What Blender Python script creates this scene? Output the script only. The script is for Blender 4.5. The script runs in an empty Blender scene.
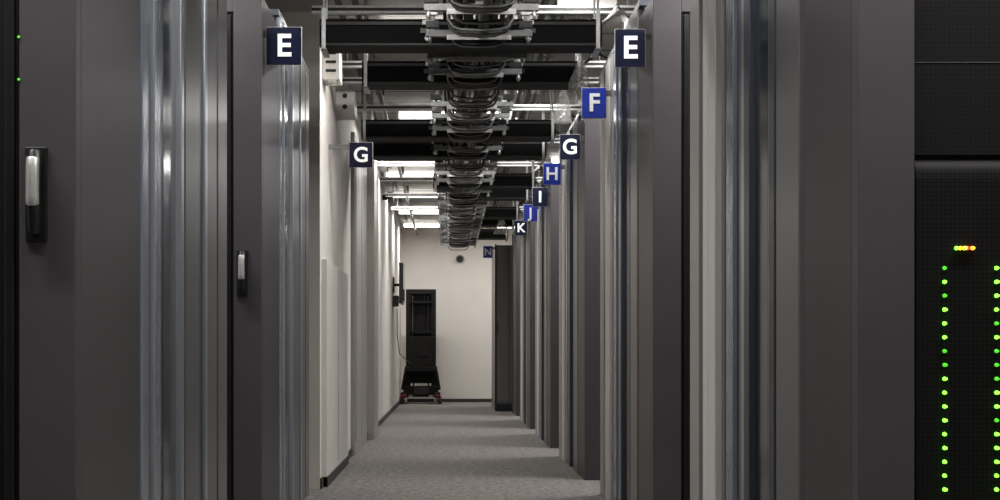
import bpy, math, random
from mathutils import Vector
random.seed(4)
U=1.8; EYE=0.77
def P(d): return d*U
sc=bpy.context.scene
sc.view_settings.view_transform='Standard'
sc.view_settings.look='None'

# ---------------------------------------------------------------- materials
def mat(name,col,rough=.5,metal=0,noise=0,nscale=20,emit=0,bump=0,bscale=200,alpha=1,stretch=None,spec=.5):
    m=bpy.data.materials.new(name); m.use_nodes=True
    nt=m.node_tree; b=nt.nodes['Principled BSDF']
    b.inputs['Base Color'].default_value=(*col,1); b.inputs['Roughness'].default_value=rough
    b.inputs['Metallic'].default_value=metal; b.inputs['Specular IOR Level'].default_value=spec
    if emit:
        b.inputs['Emission Color'].default_value=(*col,1); b.inputs['Emission Strength'].default_value=emit
    if alpha<1: b.inputs['Alpha'].default_value=alpha
    tc=nt.nodes.new('ShaderNodeTexCoord'); mp=nt.nodes.new('ShaderNodeMapping')
    nt.links.new(tc.outputs['Object'],mp.inputs['Vector'])
    if stretch: mp.inputs['Scale'].default_value=stretch
    if noise:
        n=nt.nodes.new('ShaderNodeTexNoise'); n.inputs['Scale'].default_value=nscale; n.inputs['Detail'].default_value=4
        nt.links.new(mp.outputs['Vector'],n.inputs['Vector'])
        r=nt.nodes.new('ShaderNodeValToRGB')
        r.color_ramp.elements[0].position=.3; r.color_ramp.elements[1].position=.7
        r.color_ramp.elements[0].color=(*[c*(1-noise) for c in col],1)
        r.color_ramp.elements[1].color=(*[min(1,c*(1+noise)) for c in col],1)
        nt.links.new(n.outputs['Fac'],r.inputs['Fac']); nt.links.new(r.outputs['Color'],b.inputs['Base Color'])
    if bump:
        n=nt.nodes.new('ShaderNodeTexNoise'); n.inputs['Scale'].default_value=bscale
        nt.links.new(mp.outputs['Vector'],n.inputs['Vector'])
        bp=nt.nodes.new('ShaderNodeBump'); bp.inputs['Strength'].default_value=bump; bp.inputs['Distance'].default_value=.01
        nt.links.new(n.outputs['Fac'],bp.inputs['Height']); nt.links.new(bp.outputs['Normal'],b.inputs['Normal'])
    return m
M={}
M['frame']=mat('rack_frame_paint',(.058,.051,.057),.42,.1,noise=.06,nscale=6)
M['side']=mat('rack_side_paint',(.040,.035,.038),.42,.1,noise=.06,nscale=4)
M['sidel']=mat('rack_side_panel_light',(.062,.055,.061),.42,.1,noise=.06,nscale=4)
M['black']=mat('black_plastic',(.006,.006,.007),.35,noise=.2,nscale=20)
M['cartblk']=mat('black_powder_coat',(.005,.004,.004),.6,noise=.2,nscale=20,spec=.25)
M['gap']=mat('black_gasket',(.004,.004,.005),.7,noise=.2)
M['greyp']=mat('grey_panel_paint',(.15,.146,.150),.32,.35,noise=.06,nscale=3,stretch=(1,8,.2))
M['alu']=mat('brushed_aluminium',(.52,.55,.6),.28,.8,noise=.08,nscale=12,stretch=(6,6,.2))
M['alud']=mat('dark_anodised_aluminium',(.075,.085,.10),.35,.7,noise=.08,nscale=12,stretch=(6,6,.2))
M['bglass']=mat('blue_tinted_glass_panel',(.025,.034,.052),.15,.3,noise=.1,nscale=5)
M['lglass']=mat('pale_polycarbonate_panel',(.27,.305,.37),.25,.35,noise=.1,nscale=6,stretch=(1,6,.2))
M['white']=mat('white_paint',(.72,.69,.66),.5,noise=.03,nscale=5)
M['beige']=mat('beige_paint',(.36,.34,.32),.42,.1,noise=.05,nscale=5,stretch=(1,6,.2))
M['wall']=mat('wall_paint',(.78,.735,.68),.75,noise=.03,nscale=3,bump=.05,bscale=120)
M['silver']=mat('galvanised_steel',(.50,.50,.49),.42,.7,noise=.15,nscale=30)
M['steel']=mat('dull_zinc_steel',(.20,.20,.20),.45,.6,noise=.2,nscale=30)
M['blk_tray']=mat('black_tray_paint',(.003,.003,.003),.6,noise=.2,nscale=12,spec=.12)
M['hoop']=mat('black_coated_steel',(.006,.005,.005),.4,noise=.2,nscale=12,spec=.4)
M['cable']=mat('dark_cable_jacket',(.014,.014,.014),.45,noise=.2)
M['cablew']=mat('white_cable_jacket',(.3,.29,.28),.45,noise=.1)
M['navy']=mat('navy_sign_enamel',(.003,.005,.020),.35,noise=.05,spec=.3)
M['blue']=mat('blue_sign_enamel',(.02,.04,.34),.4,noise=.05,spec=.3)
M['letter']=mat('sign_letter_white',(.95,.95,.95),.5,noise=.02)
M['lamp']=mat('lamp_diffuser',(1,.98,.95),.5,emit=5)
M['led']=mat('green_led',(.2,1,.05),.4,emit=3)
M['ledd']=mat('green_led_dim',(.08,.6,.03),.4,emit=1)
M['ledo']=mat('orange_led',(1,.32,.02),.4,emit=3)
M['ledr']=mat('red_led',(1,.03,.02),.4,emit=3)
M['red']=mat('red_plastic',(.16,.01,.015),.5,noise=.1)
M['bag']=mat('clear_plastic_bag',(.7,.7,.68),.2,alpha=.35,noise=.15,nscale=30)
M['screen']=mat('screen_glass',(.015,.015,.018),.1,noise=.1)
M['base']=mat('dark_skirting',(.03,.028,.027),.5,noise=.1)
def perf():
    m=mat('perforated_black_door',(.006,.006,.007),.6,spec=.15)
    nt=m.node_tree;b=nt.nodes['Principled BSDF']
    tc=nt.nodes.new('ShaderNodeTexCoord'); v=nt.nodes.new('ShaderNodeTexVoronoi'); v.inputs['Scale'].default_value=110
    v.inputs['Randomness'].default_value=0
    nt.links.new(tc.outputs['Object'],v.inputs['Vector'])
    r=nt.nodes.new('ShaderNodeValToRGB'); r.color_ramp.elements[0].position=.3; r.color_ramp.elements[1].position=.45
    r.color_ramp.elements[0].color=(.001,.001,.001,1); r.color_ramp.elements[1].color=(.006,.005,.006,1)
    nt.links.new(v.outputs['Distance'],r.inputs['Fac']); nt.links.new(r.outputs['Color'],b.inputs['Base Color'])
    return m
M['perf']=perf()
def carpet():
    m=mat('carpet_loop_pile',(.2,.18,.165),.95,bump=.5,bscale=260,spec=.1)
    nt=m.node_tree;b=nt.nodes['Principled BSDF']
    tc=nt.nodes.new('ShaderNodeTexCoord')
    n=nt.nodes.new('ShaderNodeTexNoise'); n.inputs['Scale'].default_value=24; n.inputs['Detail'].default_value=8; n.inputs['Roughness'].default_value=.95
    nt.links.new(tc.outputs['Object'],n.inputs['Vector'])
    r=nt.nodes.new('ShaderNodeValToRGB'); r.color_ramp.elements[0].position=.40; r.color_ramp.elements[1].position=.60
    r.color_ramp.elements[0].color=(.07,.064,.060,1); r.color_ramp.elements[1].color=(.37,.345,.325,1)
    nt.links.new(n.outputs['Fac'],r.inputs['Fac']); nt.links.new(r.outputs['Color'],b.inputs['Base Color'])
    return m
M['carpet']=carpet()
def tiles():
    m=mat('ceiling_tile',(.6,.58,.55),.8)
    nt=m.node_tree;b=nt.nodes['Principled BSDF']
    tc=nt.nodes.new('ShaderNodeTexCoord'); br=nt.nodes.new('ShaderNodeTexBrick')
    br.offset=0; br.inputs['Scale'].default_value=1
    br.inputs['Brick Width'].default_value=.6; br.inputs['Row Height'].default_value=.6; br.inputs['Mortar Size'].default_value=.02
    br.inputs['Color1'].default_value=(.50,.485,.465,1); br.inputs['Color2'].default_value=(.42,.41,.39,1); br.inputs['Mortar'].default_value=(.1,.1,.1,1)
    nt.links.new(tc.outputs['Object'],br.inputs['Vector']); nt.links.new(br.outputs['Color'],b.inputs['Base Color'])
    return m
M['tile']=tiles()

# ---------------------------------------------------------------- builder
class B:
    def __init__(s): s.v=[];s.f=[];s.m=[];s.sm=[];s.mats=[]
    def mi(s,k):
        if k not in s.mats: s.mats.append(k)
        return s.mats.index(k)
    def box(s,x0,x1,y0,y1,z0,z1,k):
        if x0>x1:x0,x1=x1,x0
        if y0>y1:y0,y1=y1,y0
        if z0>z1:z0,z1=z1,z0
        n=len(s.v); s.v+=[(x0,y0,z0),(x1,y0,z0),(x1,y1,z0),(x0,y1,z0),(x0,y0,z1),(x1,y0,z1),(x1,y1,z1),(x0,y1,z1)]
        for q in [(0,3,2,1),(4,5,6,7),(0,1,5,4),(1,2,6,5),(2,3,7,6),(3,0,4,7)]:
            s.f.append(tuple(n+i for i in q)); s.m.append(s.mi(k)); s.sm.append(False)
    def strip(s,prof,y0,y1,t,k):
        n=len(s.v); N=len(prof)
        for i,(x,z) in enumerate(prof):
            a=prof[max(0,i-1)];c=prof[min(N-1,i+1)]
            dx,dz=c[0]-a[0],c[1]-a[1]; l=math.hypot(dx,dz); nx,nz=-dz/l,dx/l
            s.v+=[(x,y0,z),(x,y1,z),(x+nx*t,y1,z+nz*t),(x+nx*t,y0,z+nz*t)]
        for i in range(N-1):
            a=n+i*4
            for j in range(4):
                jj=(j+1)%4
                s.f.append((a+j,a+jj,a+4+jj,a+4+j)); s.m.append(s.mi(k)); s.sm.append(False)
        s.f.append((n,n+1,n+2,n+3));s.m.append(s.mi(k));s.sm.append(False)
        a=n+(N-1)*4; s.f.append((a+3,a+2,a+1,a));s.m.append(s.mi(k));s.sm.append(False)
    def tube(s,pts,r,k,seg=10,r2=None,closed=False):
        pts=[Vector(p) for p in pts]; N=len(pts); base=len(s.v)
        for i,p in enumerate(pts):
            a=pts[max(0,i-1)]; c=pts[min(N-1,i+1)]
            t=(c-a).normalized()
            up=Vector((0,0,1)) if abs(t.z)<.9 else Vector((0,1,0))
            if len(pts)>3 and abs(t.y)<.05: up=Vector((0,1,0))
            u=t.cross(up).normalized(); w=t.cross(u).normalized()
            rr=r if r2 is None else r+(r2-r)*i/(N-1)
            for j in range(seg):
                an=2*math.pi*j/seg
                s.v.append(tuple(p+u*math.cos(an)*rr+w*math.sin(an)*rr))
        for i in range(N-1):
            for j in range(seg):
                a=base+i*seg+j;b=base+i*seg+(j+1)%seg
                s.f.append((a,b,b+seg,a+seg)); s.m.append(s.mi(k)); s.sm.append(True)
        s.f.append(tuple(base+j for j in range(seg))[::-1]); s.m.append(s.mi(k)); s.sm.append(False)
        s.f.append(tuple(base+(N-1)*seg+j for j in range(seg))); s.m.append(s.mi(k)); s.sm.append(False)
    def build(s,name,bevel=0,parent=None,origin=None):
        o=Vector(origin) if origin else Vector((0,0,0))
        me=bpy.data.meshes.new(name)
        me.from_pydata([tuple(Vector(v)-o) for v in s.v],[],s.f)
        for k in s.mats: me.materials.append(M[k])
        me.polygons.foreach_set('material_index',s.m); me.polygons.foreach_set('use_smooth',s.sm)
        me.update()
        ob=bpy.data.objects.new(name,me); sc.collection.objects.link(ob); ob.location=o
        if bevel:
            md=ob.modifiers.new('Bevel','BEVEL'); md.width=bevel; md.segments=2; md.limit_method='ANGLE'; md.angle_limit=math.radians(50)
        if parent: ob.parent=parent; ob.location=o-parent.location
        return ob
def empty(name,loc=(0,0,0)):
    e=bpy.data.objects.new(name,None); e.location=loc; e.empty_display_size=.1; sc.collection.objects.link(e); return e

# ---------------------------------------------------------------- room
CZ=2.68; YB=P(15.4); XW=3.3; YF=-2.5
def slab(name,x0,x1,y0,y1,z0,z1,k):
    b=B(); b.box(x0,x1,y0,y1,z0,z1,k); return b.build(name)
slab('floor',-XW,XW,YF,YB,-.1,0,'carpet')
slab('ceiling',-XW,XW,YF,YB,CZ,CZ+.1,'tile')
slab('wall_back',-XW,XW,YB,YB+.15,0,CZ,'wall')
slab('wall_front',-XW,XW,YF-.15,YF,0,CZ,'wall')
slab('wall_right',XW,XW+.15,YF,YB,0,CZ,'wall')
slab('wall_left_outer',-XW-.15,-XW,YF,YB,0,CZ,'wall')
XL=-.72
slab('wall_left',-XW,XL,P(5.62),YB,0,CZ,'wall')
XO=XL+.001
b=B()
for a,c in ((5.62,5.69),(6.91,7.39),(8.51,8.79),(9.36,15.39)): b.box(XO,XL+.012,P(a),P(c),0,.06,'base')
b.build('baseboard_left',.002)
b=B(); b.box(XL+.014,XW,YB-.014,YB-.001,0,.05,'base'); b.build('baseboard_back',.002)
b=B(); b.box(XL,XL+.07,P(8.8),P(9.35),0,CZ,'beige'); b.build('wall_left_pilaster',.004)

# ---------------------------------------------------------------- racks
RX=.82; LX=-.745; RH=2.2; RW=.7
def handle(b,x,y,z,s=-1):
    b.box(x-.022,x+.022,y-.010,y,z-.095,z+.095,'black')
    b.tube([(x,y-.020,z+.085),(x,y-.03,z+.04),(x,y-.034,z-.03),(x,y-.024,z-.08)],.015,'black',14)
    b.tube([(x,y-.036,z+.07),(x,y-.04,z+.05),(x,y-.042,z-.01),(x,y-.04,z-.025)],.0135,'silver',14)
def rack(x0,x1,yf,yb,facing,hx=None,servers=False,sk='side'):
    b=B(); s=1 if yb>yf else -1; st=.113; f=yf
    b.box(x0,x1,yf+s*.056,yb,.0,RH,sk)
    for a,c in ((x0,x0+st),(x1-st,x1)):
        b.box(a,c,f,f+s*.055,0,RH,'frame')
    b.box(x0+st,x1-st,f,f+s*.055,RH-.07,RH,'frame'); b.box(x0+st,x1-st,f,f+s*.055,0,.08,'frame')
    if not servers:
        b.box(x0+st,x1-st,f+s*.008,f+s*.055,.08,RH-.07,'perf')
        b.box(x0+st+.01,x0+st+.03,f+s*.002,f+s*.02,.09,RH-.08,'black')
        b.box(x1-st-.03,x1-st-.01,f+s*.002,f+s*.02,.09,RH-.08,'black')
    else:
        a,c=x0+st,x1-st
        b.box(a,c,f+s*.03,f+s*.055,.08,RH-.07,'gap')
        b.box(a+.004,c-.004,f+s*.018,f+s*.05,1.165,RH-.08,'perf')
        for zz in (1.35,1.53,1.71,1.89): b.box(a+.004,c-.004,f+s*.0165,f+s*.02,zz,zz+.003,'gap')
        b.box(a+.004,c-.004,f+s*.006,f+s*.05,.1,1.12,'perf')
        N=8; pr=[]
        for i in range(N+1):
            an=math.pi/2*i/N; pr.append((f+s*(.026-.02*math.cos(an)),1.12+.036*math.sin(an)))
        n=len(b.v)
        for yy,zz in pr: b.v+=[(a+.004,yy,zz),(c-.004,yy,zz)]
        for i in range(N):
            b.f.append((n+2*i,n+2*i+1,n+2*i+3,n+2*i+2)); b.m.append(b.mi('perf')); b.sm.append(True)
    if hx is not None: handle(b,hx,f,1.085,s)
    return b.build('server_rack',.003,origin=((x0+x1)/2,(yf+yb)/2,0))
def strips(side,d0,dend,lst,h=2.26):
    b=B(); X=RX if side>0 else LX
    for (o0,o1,off,k) in lst:
        if d0+o0>=dend: continue
        o1=min(o1,dend-d0)
        b.box(X+side*off,X+side*.05,P(d0+o0),P(d0+o1),0,h,k)
    yy=P(d0+lst[0][0]); ye=P(min(dend,d0+lst[-1][1]))
    b.box(X+side*.004,X+side*.05,yy,ye,h,h+.03,'alud')
    b.build('aisle_containment_panel',.003,origin=(X,yy,0))
R_ST=[(.305,.34,.02,'gap'),(.34,.50,.0,'greyp'),(.50,.515,.012,'gap'),(.515,.56,.0,'alud'),(.56,.60,.012,'alu'),(.60,.71,.012,'bglass'),(.71,.76,-.004,'alud'),
      (.76,.80,.0,'alu'),(.80,.84,.006,'greyp'),(.84,.88,.012,'alud'),(.88,.95,.0,'lglass'),(.95,1.0,.01,'alud'),(1.0,1.06,.0,'beige'),(1.06,1.14,-.004,'white'),
      (1.14,1.16,.015,'gap'),(1.16,1.22,0,'white'),(1.22,1.27,.012,'alud'),(1.27,1.39,.0,'beige')]
L_ST=[(.425,.44,.02,'gap'),(.44,.49,.0,'lglass'),(.49,.52,.004,'greyp'),(.52,.54,-.006,'alu'),(.54,.61,.004,'lglass'),(.61,.66,.012,'alud'),(.66,.78,.012,'bglass'),
      (.78,.81,-.004,'alu'),(.81,.84,.006,'alud'),(.84,1.0,.0,'greyp'),(1.0,1.07,.008,'alud'),(1.07,1.10,0,'alu'),(1.10,1.24,.004,'greyp'),(1.24,1.26,.012,'gap'),(1.26,1.39,.004,'greyp')]
for d in (0,2,4,6,8,10,12):
    end=d+1.39 if d<12 else 12.85
    rack(RX,RX+RW,P(d),P(d+.30),1,servers=(d==2))
    rack(RX+RW+.004,RX+2*RW,P(d),P(d+.60),1)
    rack(RX+.06,RX+RW,P(end-.002),P(d+.64),-1)
    rack(RX+RW+.004,RX+2*RW,P(end-.002),P(d+.64),-1)
    strips(1,d,end,R_ST)
for d in (0,2,4):
    end=d+1.39
    rack(LX-RW,LX,P(d),P(d+.42),1,hx=LX-.077,sk='sidel')
    rack(LX-2*RW,LX-RW-.004,P(d),P(d+.60),1,hx=LX-RW-.081)
    rack(LX-RW,LX-.06,P(end-.002),P(d+.64),-1)
    rack(LX-2*RW,LX-RW-.004,P(end-.002),P(d+.64),-1)
    strips(-1,d,end,L_ST)
b=B(); yl=P(2)+.001
for cx in (.994,1.098,1.202,1.306):
    z=.77+.168
    while z>.14:
        q=random.random()
        b.tube([(cx+random.uniform(-.0012,.0012),yl-.008,z),(cx,yl+.004,z)],.003,'led' if q>.25 else 'ledd',8,r2=.0042)
        z-=.0277
for cx,k in ((1.018,'led'),(1.026,'ledo'),(1.034,'led'),(1.040,'ledr'),(1.050,'ledo')):
    b.tube([(cx,yl-.008,.978),(cx,yl+.004,.978)],.0028,k,8,r2=.0042)
b.build('server_status_leds')
b=B()
for z in (1.4,1.315): b.tube([(LX-.113,P(2)-.004,z),(LX-.113,P(2)-.001,z)],.0025,'ledd',8)
b.build('server_status_leds')
b=B(); b.box(.62,1.25,P(13),P(14.2),.0,2.16,'greyp'); b.box(.635,.80,P(13)-.012,P(13),.12,2.1,'greyp'); b.box(.82,1.23,P(13)-.012,P(13),.12,2.1,'greyp')
b.box(.61,.63,P(13)-.02,P(13)+.03,0,2.17,'black'); b.box(.62,1.25,P(13)-.015,P(13),0,.1,'black')
b.box(.64,.655,P(13)-.02,P(13)-.012,1.0,1.15,'black')
b.build('metal_cabinet',.004)

# ---------------------------------------------------------------- signs
def sign(letter,x,d,z,k,side,w=.12,h=.15,arm=.82):
    y=P(d); e=empty('aisle_sign',(x,y,z))
    b=B(); b.box(x-w/2,x+w/2,y-.006,y+.002,z-h/2,z+h/2,k); b.box(x-w/2-.002,x+w/2+.002,y+.002,y+.006,z-h/2-.002,z+h/2+.002,'white')
    b.build('plate',.001,parent=e,origin=(x,y,z))
    b=B(); a=x+side*w/2-side*.02
    b.box(a,arm,y+.006,y+.016,z+h/2-.04,z+h/2-.01,'steel'); b.build('bracket',.001,parent=e,origin=(x,y,z))
    cu=bpy.data.curves.new('letter_'+letter,'FONT'); cu.body=letter; cu.size=.125*h/.15; cu.align_x='CENTER'; cu.align_y='CENTER'
    cu.extrude=.001; cu.offset=.0028; cu.materials.append(M['letter'])
    t=bpy.data.objects.new('letter',cu); sc.collection.objects.link(t); t.parent=e; t.location=(0,-.008,-.003); t.rotation_euler=(math.pi/2,0,0)
def sg(letter,px,py,d,k,side,arm,**kw):
    sign(letter,(px-448)*d/1000,d,EYE+(352-py)*d/1000,k,side,arm=arm,**kw)
sg('E',630,48,4.03,'navy',1,.82)
sg('F',594,103,5.0,'blue',1,.82)
sg('G',570,147,6.03,'navy',1,.82)
sg('H',552,174,7.0,'blue',1,.82)
sg('I',540,197,8.03,'navy',1,.82)
sg('J',530.5,213,9.0,'blue',1,.82)
sg('K',521,228,10.03,'navy',1,.82)
sg('N',488,252,12.97,'blue',1,.61)
sg('E',284,46,4.03,'navy',-1,LX,w=.14)
sg('G',361,155,6.03,'navy',-1,XL,w=.14)

# ---------------------------------------------------------------- overhead
TX=.14; TW=.155
ALL=[2.73,3.4,4.73,5.4,6.75,7.4,8.75,9.4,10.75,11.4,12.7]
def beam(d,x0,x1):
    y=P(d); b=B(); z0=2.2; z1=2.325; w=.11
    b.box(x0,x1,y-w,y-w+.006,z0,z1,'blk_tray'); b.box(x0,x1,y+w-.006,y+w,z0,z1,'blk_tray'); b.box(x0,x1,y-w,y+w,z0,z0+.006,'blk_tray')
    b.box(x0,x1,y-w-.007,y-w,z1-.03,z1-.012,'hoop'); b.box(x0,x1,y-w-.008,y-w,z0,z0+.012,'hoop')
    for i in range(7):
        yy=y-.09+.03*i; b.tube([(x0+.02,yy,z0+.03),((x0+x1)/2,yy+.01,z0+.04),(x1-.02,yy,z0+.03)],.014,'cable',8)
    for xx in (x0+.02,x1-.02):
        b.box(xx-.010,xx+.010,y-w-.014,y-w-.006,z0-.02,z1+.05,'silver')
        b.box(xx-.014,xx+.014,y-w-.014,y+w,z0-.02,z0-.012,'silver')
        b.tube([(xx,y-w-.01,z1+.04),(xx,y-w-.01,CZ)],.005,'silver',8)
        b.tube([(xx,y+w-.02,z0),(xx,y+w-.02,CZ)],.005,'silver',8)
    for sx in (-1,1):
        xx=TX+sx*(TW+.08)
        if xx>x0:
            b.box(xx-.025,xx+.025,y-w-.02,y-w-.006,z1-.03,z1-.008,'silver')
            b.box(xx-.008,xx+.008,y-w-.022,y-w-.006,z0+.04,z1+.05,'silver')
            b.tube([(xx,y-w-.03,z0+.03),(xx,y-w-.006,z0+.03)],.014,'silver',10)
            b.box(xx-.035,xx+.035,y-w-.018,y-w-.006,z0+.055,z0+.08,'black')
            b.tube([(xx,y-w-.012,z1+.04),(xx,y-w-.012,CZ)],.005,'steel',8)
    b.box(TX-TW-.10,TX+TW+.10,y-w-.02,y-w,z1+.085,z1+.105,'steel')
    b.build('overhead_cable_trough',.002,origin=(0,y,z0))
for d in ALL:
    if d<8: beam(d,(-.6 if d<5 else (-.46 if d<6 else -.58)),.72)
    else: beam(d,-.02 if d>9 else -.13,.76)
def nearb(y): return min(abs(y-P(d)) for d in ALL)
b=B(); y0=P(2.6); y1=P(13.6)
for xx in (TX-TW,TX+TW):
    b.box(xx-.008,xx+.008,y0,y1,2.365,2.405,'blk_tray')
def uprof(wd,zb,zt,c):
    return [(TX-wd,zt),(TX-wd+.004,zb+c),(TX-wd+.012,zb+c*.45),(TX-wd+.035,zb+c*.12),(TX-wd+.07,zb),(TX,zb-.004),(TX+wd-.07,zb),(TX+wd-.035,zb+c*.12),(TX+wd-.012,zb+c*.45),(TX+wd-.004,zb+c),(TX+wd,zt)]
y=y0; i=0
while y<y1:
    ph=i%5
    jz=random.uniform(-.008,.008)
    if nearb(y)<.165:
        i+=1; y+=.115; continue
    if ph==0:
        b.box(TX-TW-.085,TX+TW+.085,y-.02,y+.02,2.195+jz,2.222+jz,'steel')
        b.box(TX-TW+.01,TX+TW-.01,y-.024,y-.019,2.178+jz,2.20+jz,'silver')
        for sx in (-1,1):
            xx=TX+sx*(TW+.055)
            b.box(xx-.008,xx+.008,y-.012,y+.012,2.22,2.41,'steel')
            b.box(xx-.030,xx+.030,y-.026,y+.026,2.232,2.262,'black')
            b.box(xx-.022,xx+.022,y-.024,y+.01,2.29,2.305,'silver')
            b.tube([(xx+sx*.012,y-.01,2.165),(xx+sx*.012,y-.01,2.2)],.008,'silver',8)
        b.box(TX-TW-.07,TX+TW+.07,y-.014,y+.014,2.405,2.42,'steel')
    else:
        lo=.018 if ph in(2,3) else 0
        wd=TW-.012+(.01 if lo else 0)
        b.strip(uprof(wd,2.175+jz-lo,2.365,.10),y-.022,y+.022,.007,'hoop')
        if ph==2: b.strip(uprof(wd+.003,2.171+jz-lo,2.24,.10),y-.027,y-.020,.006,'steel')
    i+=1; y+=.115
for j in range(20):
    xx=TX-.10+.20*random.random(); zz=2.215+.08*random.random()+abs(xx-TX)*.2
    pts=[]; y=y0; zhi=2.345+.012*(j%5)
    while y<y1:
        q=nearb(y); t=max(0,min(1,(q-.14)/.22)); t=t*t*(3-2*t)
        z=(zz+.012*math.sin(y*2.1+j*2))*t+zhi*(1-t)
        pts.append((xx+.018*math.sin(y*1.3+j),y,z)); y+=.09
    b.tube(pts,.007+.005*random.random(),('cable','cable','cable','cable','cable','cablew')[j%6],6)
b.build('overhead_cable_ladder',0,origin=(TX,0,2.2))
def pipe(name,pts,r,k='silver',clips=None):
    b=B(); b.tube(pts,r,k,12)
    if clips:
        (x,z,ys)=clips
        for yy in ys: b.box(x-.03,x+.03,yy-.015,yy+.015,z+r-.005,CZ,'steel')
    b.build(name)
for x,z,r in ((-.48,2.58,.018),(.5,2.57,.022),(.62,2.59,.012)):
    pipe('ceiling_conduit',[(x,P(3),z),(x,P(9),z),(x,YB-.02,z)],r,'steel',(x,z,[P(q) for q in (4.1,5.1,6.2,7.1,8.2,9.2,10.3,11.5,13)]))
for d in (5.0,5.95,6.3,7.0,8.1,9.1,9.9,10.9,11.9):
    b=B(); b.box(-.68,.95,P(d)-.02,P(d)+.02,2.46,2.50,'silver'); b.box(-.68,.95,P(d)-.022,P(d)-.02,2.472,2.488,'cable')
    for xx in (-.6,-.05,.4,.9): b.tube([(xx,P(d),2.50),(xx,P(d),CZ)],.006,'steel',8)
    b.build('strut_rail',.002)
b=B(); b.box(.55,.85,P(5.05)-.035,P(5.05)-.02,2.50,2.64,'white'); b.box(.6,.8,P(5.05)-.037,P(5.05)-.035,2.56,2.6,'cable'); b.tube([(.7,P(5.05)-.028,2.64),(.7,P(5.05)-.028,CZ)],.005,'silver'); b.build('ceiling_label_plate',.002)
for d in ALL[2:10]:
    b=B()
    for i in range(6):
        yy=P(d)-.06+.02*i
        b.tube([(.66,yy,2.26),(.72+.01*i,yy,2.31+.01*i),(.80,yy,2.37+.01*i),(.88,yy,2.34),(.92,yy,2.25)],.007,random.choice(['cablew','cable','cable']),6)
    b.build('patch_cable_bundle')
def bag(x,y,z,h=.15,r=.06):
    b=B(); N=14; n=0; rings=6
    for i in range(rings+1):
        t=i/rings; rr=r*(.12+.88*t**.8)
        for j in range(N):
            a=2*math.pi*j/N; q=rr*(1+.18*math.sin(3*a+i)+.1*random.uniform(-1,1))
            b.v.append((x+q*math.cos(a),y+q*math.sin(a),z-h*t))
    for i in range(rings):
        for j in range(N):
            a=n+i*N+j;c=n+i*N+(j+1)%N
            b.f.append((a,c,c+N,a+N)); b.m.append(b.mi('bag')); b.sm.append(False)
    b.build('plastic_bag')
bag(.70,P(5.4)-.2,2.33,.17); bag(.72,P(6.3)-.1,2.44,.24,.06); bag(.6,P(11.4)-.2,2.3,.2,.08)

# ---------------------------------------------------------------- ceiling lights
def fixture(x0,x1,d,w=.06,area=None):
    y=P(d); b=B()
    b.box(x0,x1,y-.02,y+.02,CZ-.045,CZ-.001,'white')
    b.box(x0+.02,x1-.02,y-w,y+w,CZ-.085,CZ-.046,'lamp')
    b.box(x0,x0+.02,y-w-.005,y+w+.005,CZ-.09,CZ-.04,'white'); b.box(x1-.02,x1,y-w-.005,y+w+.005,CZ-.09,CZ-.04,'white')
    b.build('ceiling_light',.002,origin=((x0+x1)/2,y,CZ))
    if area:
        L=bpy.data.lights.new('lamp','AREA'); L.shape='RECTANGLE'; L.size=x1-x0; L.size_y=2*w; L.energy=area; L.color=(1,.985,.96)
        o=bpy.data.objects.new('ceiling_lamp_light',L); sc.collection.objects.link(o); o.location=((x0+x1)/2,y,CZ-.095)
for d in (9.0,10.4,11.8,13.2,14.6): fixture(-.66,-.1,d,w=.04,area=18)
for d in (-.6,1.7): fixture(-.6,.6,d,area=20)  # the one behind the camera is added to light sign and rack fronts
fixture(-.5,.5,3.9,area=25)
for d in (5.7,7.8): fixture(-.4,.55,d,w=.05,area=24)
for d in (4.87,6.9,8.9): fixture(.45,.78,d,w=.03,area=8)  # added out-of-view lamps, placed to brighten the F, H and J signs
for d in (1.7,3.7,5.7,7.7,9.7,11.7): fixture(.98,2.1,d,area=44)
for d in (1.7,3.7): fixture(-2.1,-1,d,area=38)
fixture(.7,1.7,14.7,area=22)

# ---------------------------------------------------------------- left wall items
b=B(); b.box(XO,XL+.03,P(5.7),P(6.9),.0,1.30,'white'); b.box(XL+.03,XL+.034,P(6.28),P(6.29),.09,1.28,'beige'); b.box(XO,XL+.035,P(5.7),P(6.9),0,.06,'base'); b.build('wall_service_cabinet',.004)
b=B(); b.box(XO,XL+.03,P(7.4),P(8.5),.0,2.4,'beige'); b.box(XL+.03,XL+.036,P(7.46),P(7.9),.1,2.35,'beige'); b.box(XL+.03,XL+.036,P(7.95),P(8.45),.1,2.35,'beige'); b.build('metal_locker',.004)
b=B()
b.box(XO,XL+.10,P(5.72),P(5.86),2.33,2.53,'white')
for zz in (2.38,2.43,2.48): b.box(XL+.02,XL+.08,P(5.72)-.004,P(5.72),zz-.008,zz+.008,'cable')
b.build('electrical_box',.006)
b=B(); b.box(XO,XL+.12,P(6.4),P(6.6),2.30,2.45,'white')
for zz in (2.34,2.41): b.tube([(XL+.06,P(6.4)+.001,zz),(XL+.06,P(6.4)-.004,zz)],.016,'cable',12)
b.build('electrical_box',.006)
b=B(); b.box(XO,XL+.012,P(6.98),P(7.03),1.1,1.2,'beige'); b.build('light_switch',.002)
b=B(); y=P(11); b.tube([(XO,y,2.47),(XL+.05,y,2.47)],.03,'black',16); b.tube([(XL+.05,y,2.47),(XL+.09,y-.02,2.44)],.012,'black'); b.tube([(XL+.09,y+.05,2.44),(XL+.09,y-.08,2.43)],.032,'black',16); b.build('security_camera')
b=B(); x=(460-448)*15.4/1000; z=EYE+(352-259)*15.4/1000
b.tube([(x,YB-.001,z),(x,YB-.04,z)],.07,'white',20); b.tube([(x,YB-.04,z),(x,YB-.07,z),(x,YB-.1,z),(x,YB-.12,z)],.06,'black',20,r2=.025); b.build('dome_camera')
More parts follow.
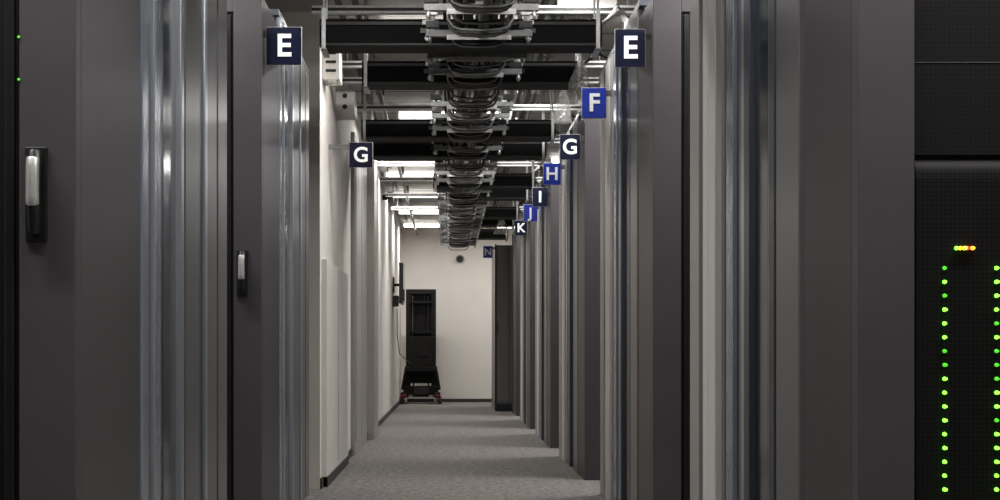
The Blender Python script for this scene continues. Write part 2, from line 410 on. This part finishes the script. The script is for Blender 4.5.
y=P(13.1); b=B(); b.box(XO,XL+.02,y-.08,y+.08,1.55,1.75,'black'); b.tube([(XL+.02,y,1.65),(XL+.10,y,1.65)],.02,'black')
b.box(XL+.09,XL+.14,y-.42,y+.42,1.40,1.92,'black'); b.box(XL+.14,XL+.144,y-.39,y+.39,1.43,1.89,'screen')
b.box(XO,XL+.08,y-.3,y-.1,1.36,1.5,'black')
b.build('wall_monitor',.005)
b=B(); y=P(14); b.tube([(XL+.008,y,1.38),(XL+.01,y,1.0),(XL+.04,y,.75),(XL+.16,P(14.4),.62),(XL+.24,P(14.8),.55)],.006,'black',8); b.build('power_cord')

# ---------------------------------------------------------------- server lift cart
cx=(421-448)*15/1000; cy=P(15)
e=empty('server_lift_cart',(cx,cy,0)); K='cartblk'
b=B()
for sx in (-1,1):
    b.box(cx+sx*.19-.035,cx+sx*.19+.035,cy-.05,cy+.07,.2,1.70,K)
    b.box(cx+sx*.11-.012,cx+sx*.11+.012,cy-.06,cy-.03,.25,1.60,K)
b.box(cx-.2,cx+.2,cy+.02,cy+.05,.3,1.66,K); b.box(cx-.225,cx+.225,cy-.06,cy+.08,1.64,1.71,K)
b.box(cx-.13,cx-.125,cy-.035,cy+.02,.7,1.62,'cablew')
b.box(cx+.05,cx+.054,cy-.035,cy+.02,.9,1.62,'alud')
b.box(cx-.15,cx+.15,cy-.08,cy,1.05,1.09,K); b.box(cx-.17,cx+.17,cy-.09,cy,1.5,1.53,K)
b.build('mast',.004,parent=e,origin=(cx,cy,0))
b=B(); b.box(cx-.22,cx+.22,cy-.3,cy,.48,.54,K); b.box(cx-.2,cx+.2,cy-.14,cy-.03,.54,1.0,K); b.box(cx-.05,cx+.1,cy-.15,cy-.14,.7,.8,K); b.build('platform',.006,parent=e,origin=(cx,cy,0))
b=B()
b.box(cx-.26,cx+.26,cy-.2,cy+.15,.10,.26,K)
for sx in (-1,1):
    b.box(cx+sx*.25-.04,cx+sx*.25+.04,cy-.5,cy+.15,.09,.17,K)
    b.tube([(cx+sx*.26,cy-.02,.2),(cx+sx*.20,cy-.02,.55)],.04,K)
    b.box(cx+sx*.25-.045,cx+sx*.25+.045,cy-.51,cy-.42,.11,.15,'red')
    b.box(cx+sx*.15-.03,cx+sx*.15+.03,cy-.22,cy-.2,.10,.13,'cablew')
b.box(cx-.1,cx+.12,cy-.23,cy-.2,.14,.25,'cable')
b.build('base',.005,parent=e,origin=(cx,cy,0))
b=B()
for sx in (-1,1):
    for yy in (cy-.46,cy+.1):
        b.tube([(cx+sx*.29,yy,.05),(cx+sx*.31,yy,.05)],.05,'red',16); b.tube([(cx+sx*.265,yy,.05),(cx+sx*.29,yy,.05)],.05,'black',16)
        b.tube([(cx+sx*.2,yy,.05),(cx+sx*.23,yy,.05)],.05,'cablew',16)
b.build('casters',0,parent=e,origin=(cx,cy,0))

# ---------------------------------------------------------------- world + camera
w=bpy.data.worlds.new('World'); sc.world=w; w.use_nodes=True
w.node_tree.nodes['Background'].inputs[0].default_value=(.6,.65,.75,1); w.node_tree.nodes['Background'].inputs[1].default_value=.1
cam=bpy.data.cameras.new('Camera'); cam.sensor_width=36; cam.lens=64.8; cam.shift_x=.052; cam.shift_y=.102; cam.clip_start=.05
co=bpy.data.objects.new('Camera',cam); sc.collection.objects.link(co); co.location=(0,0,EYE); co.rotation_euler=(math.pi/2,0,0)
sc.camera=co
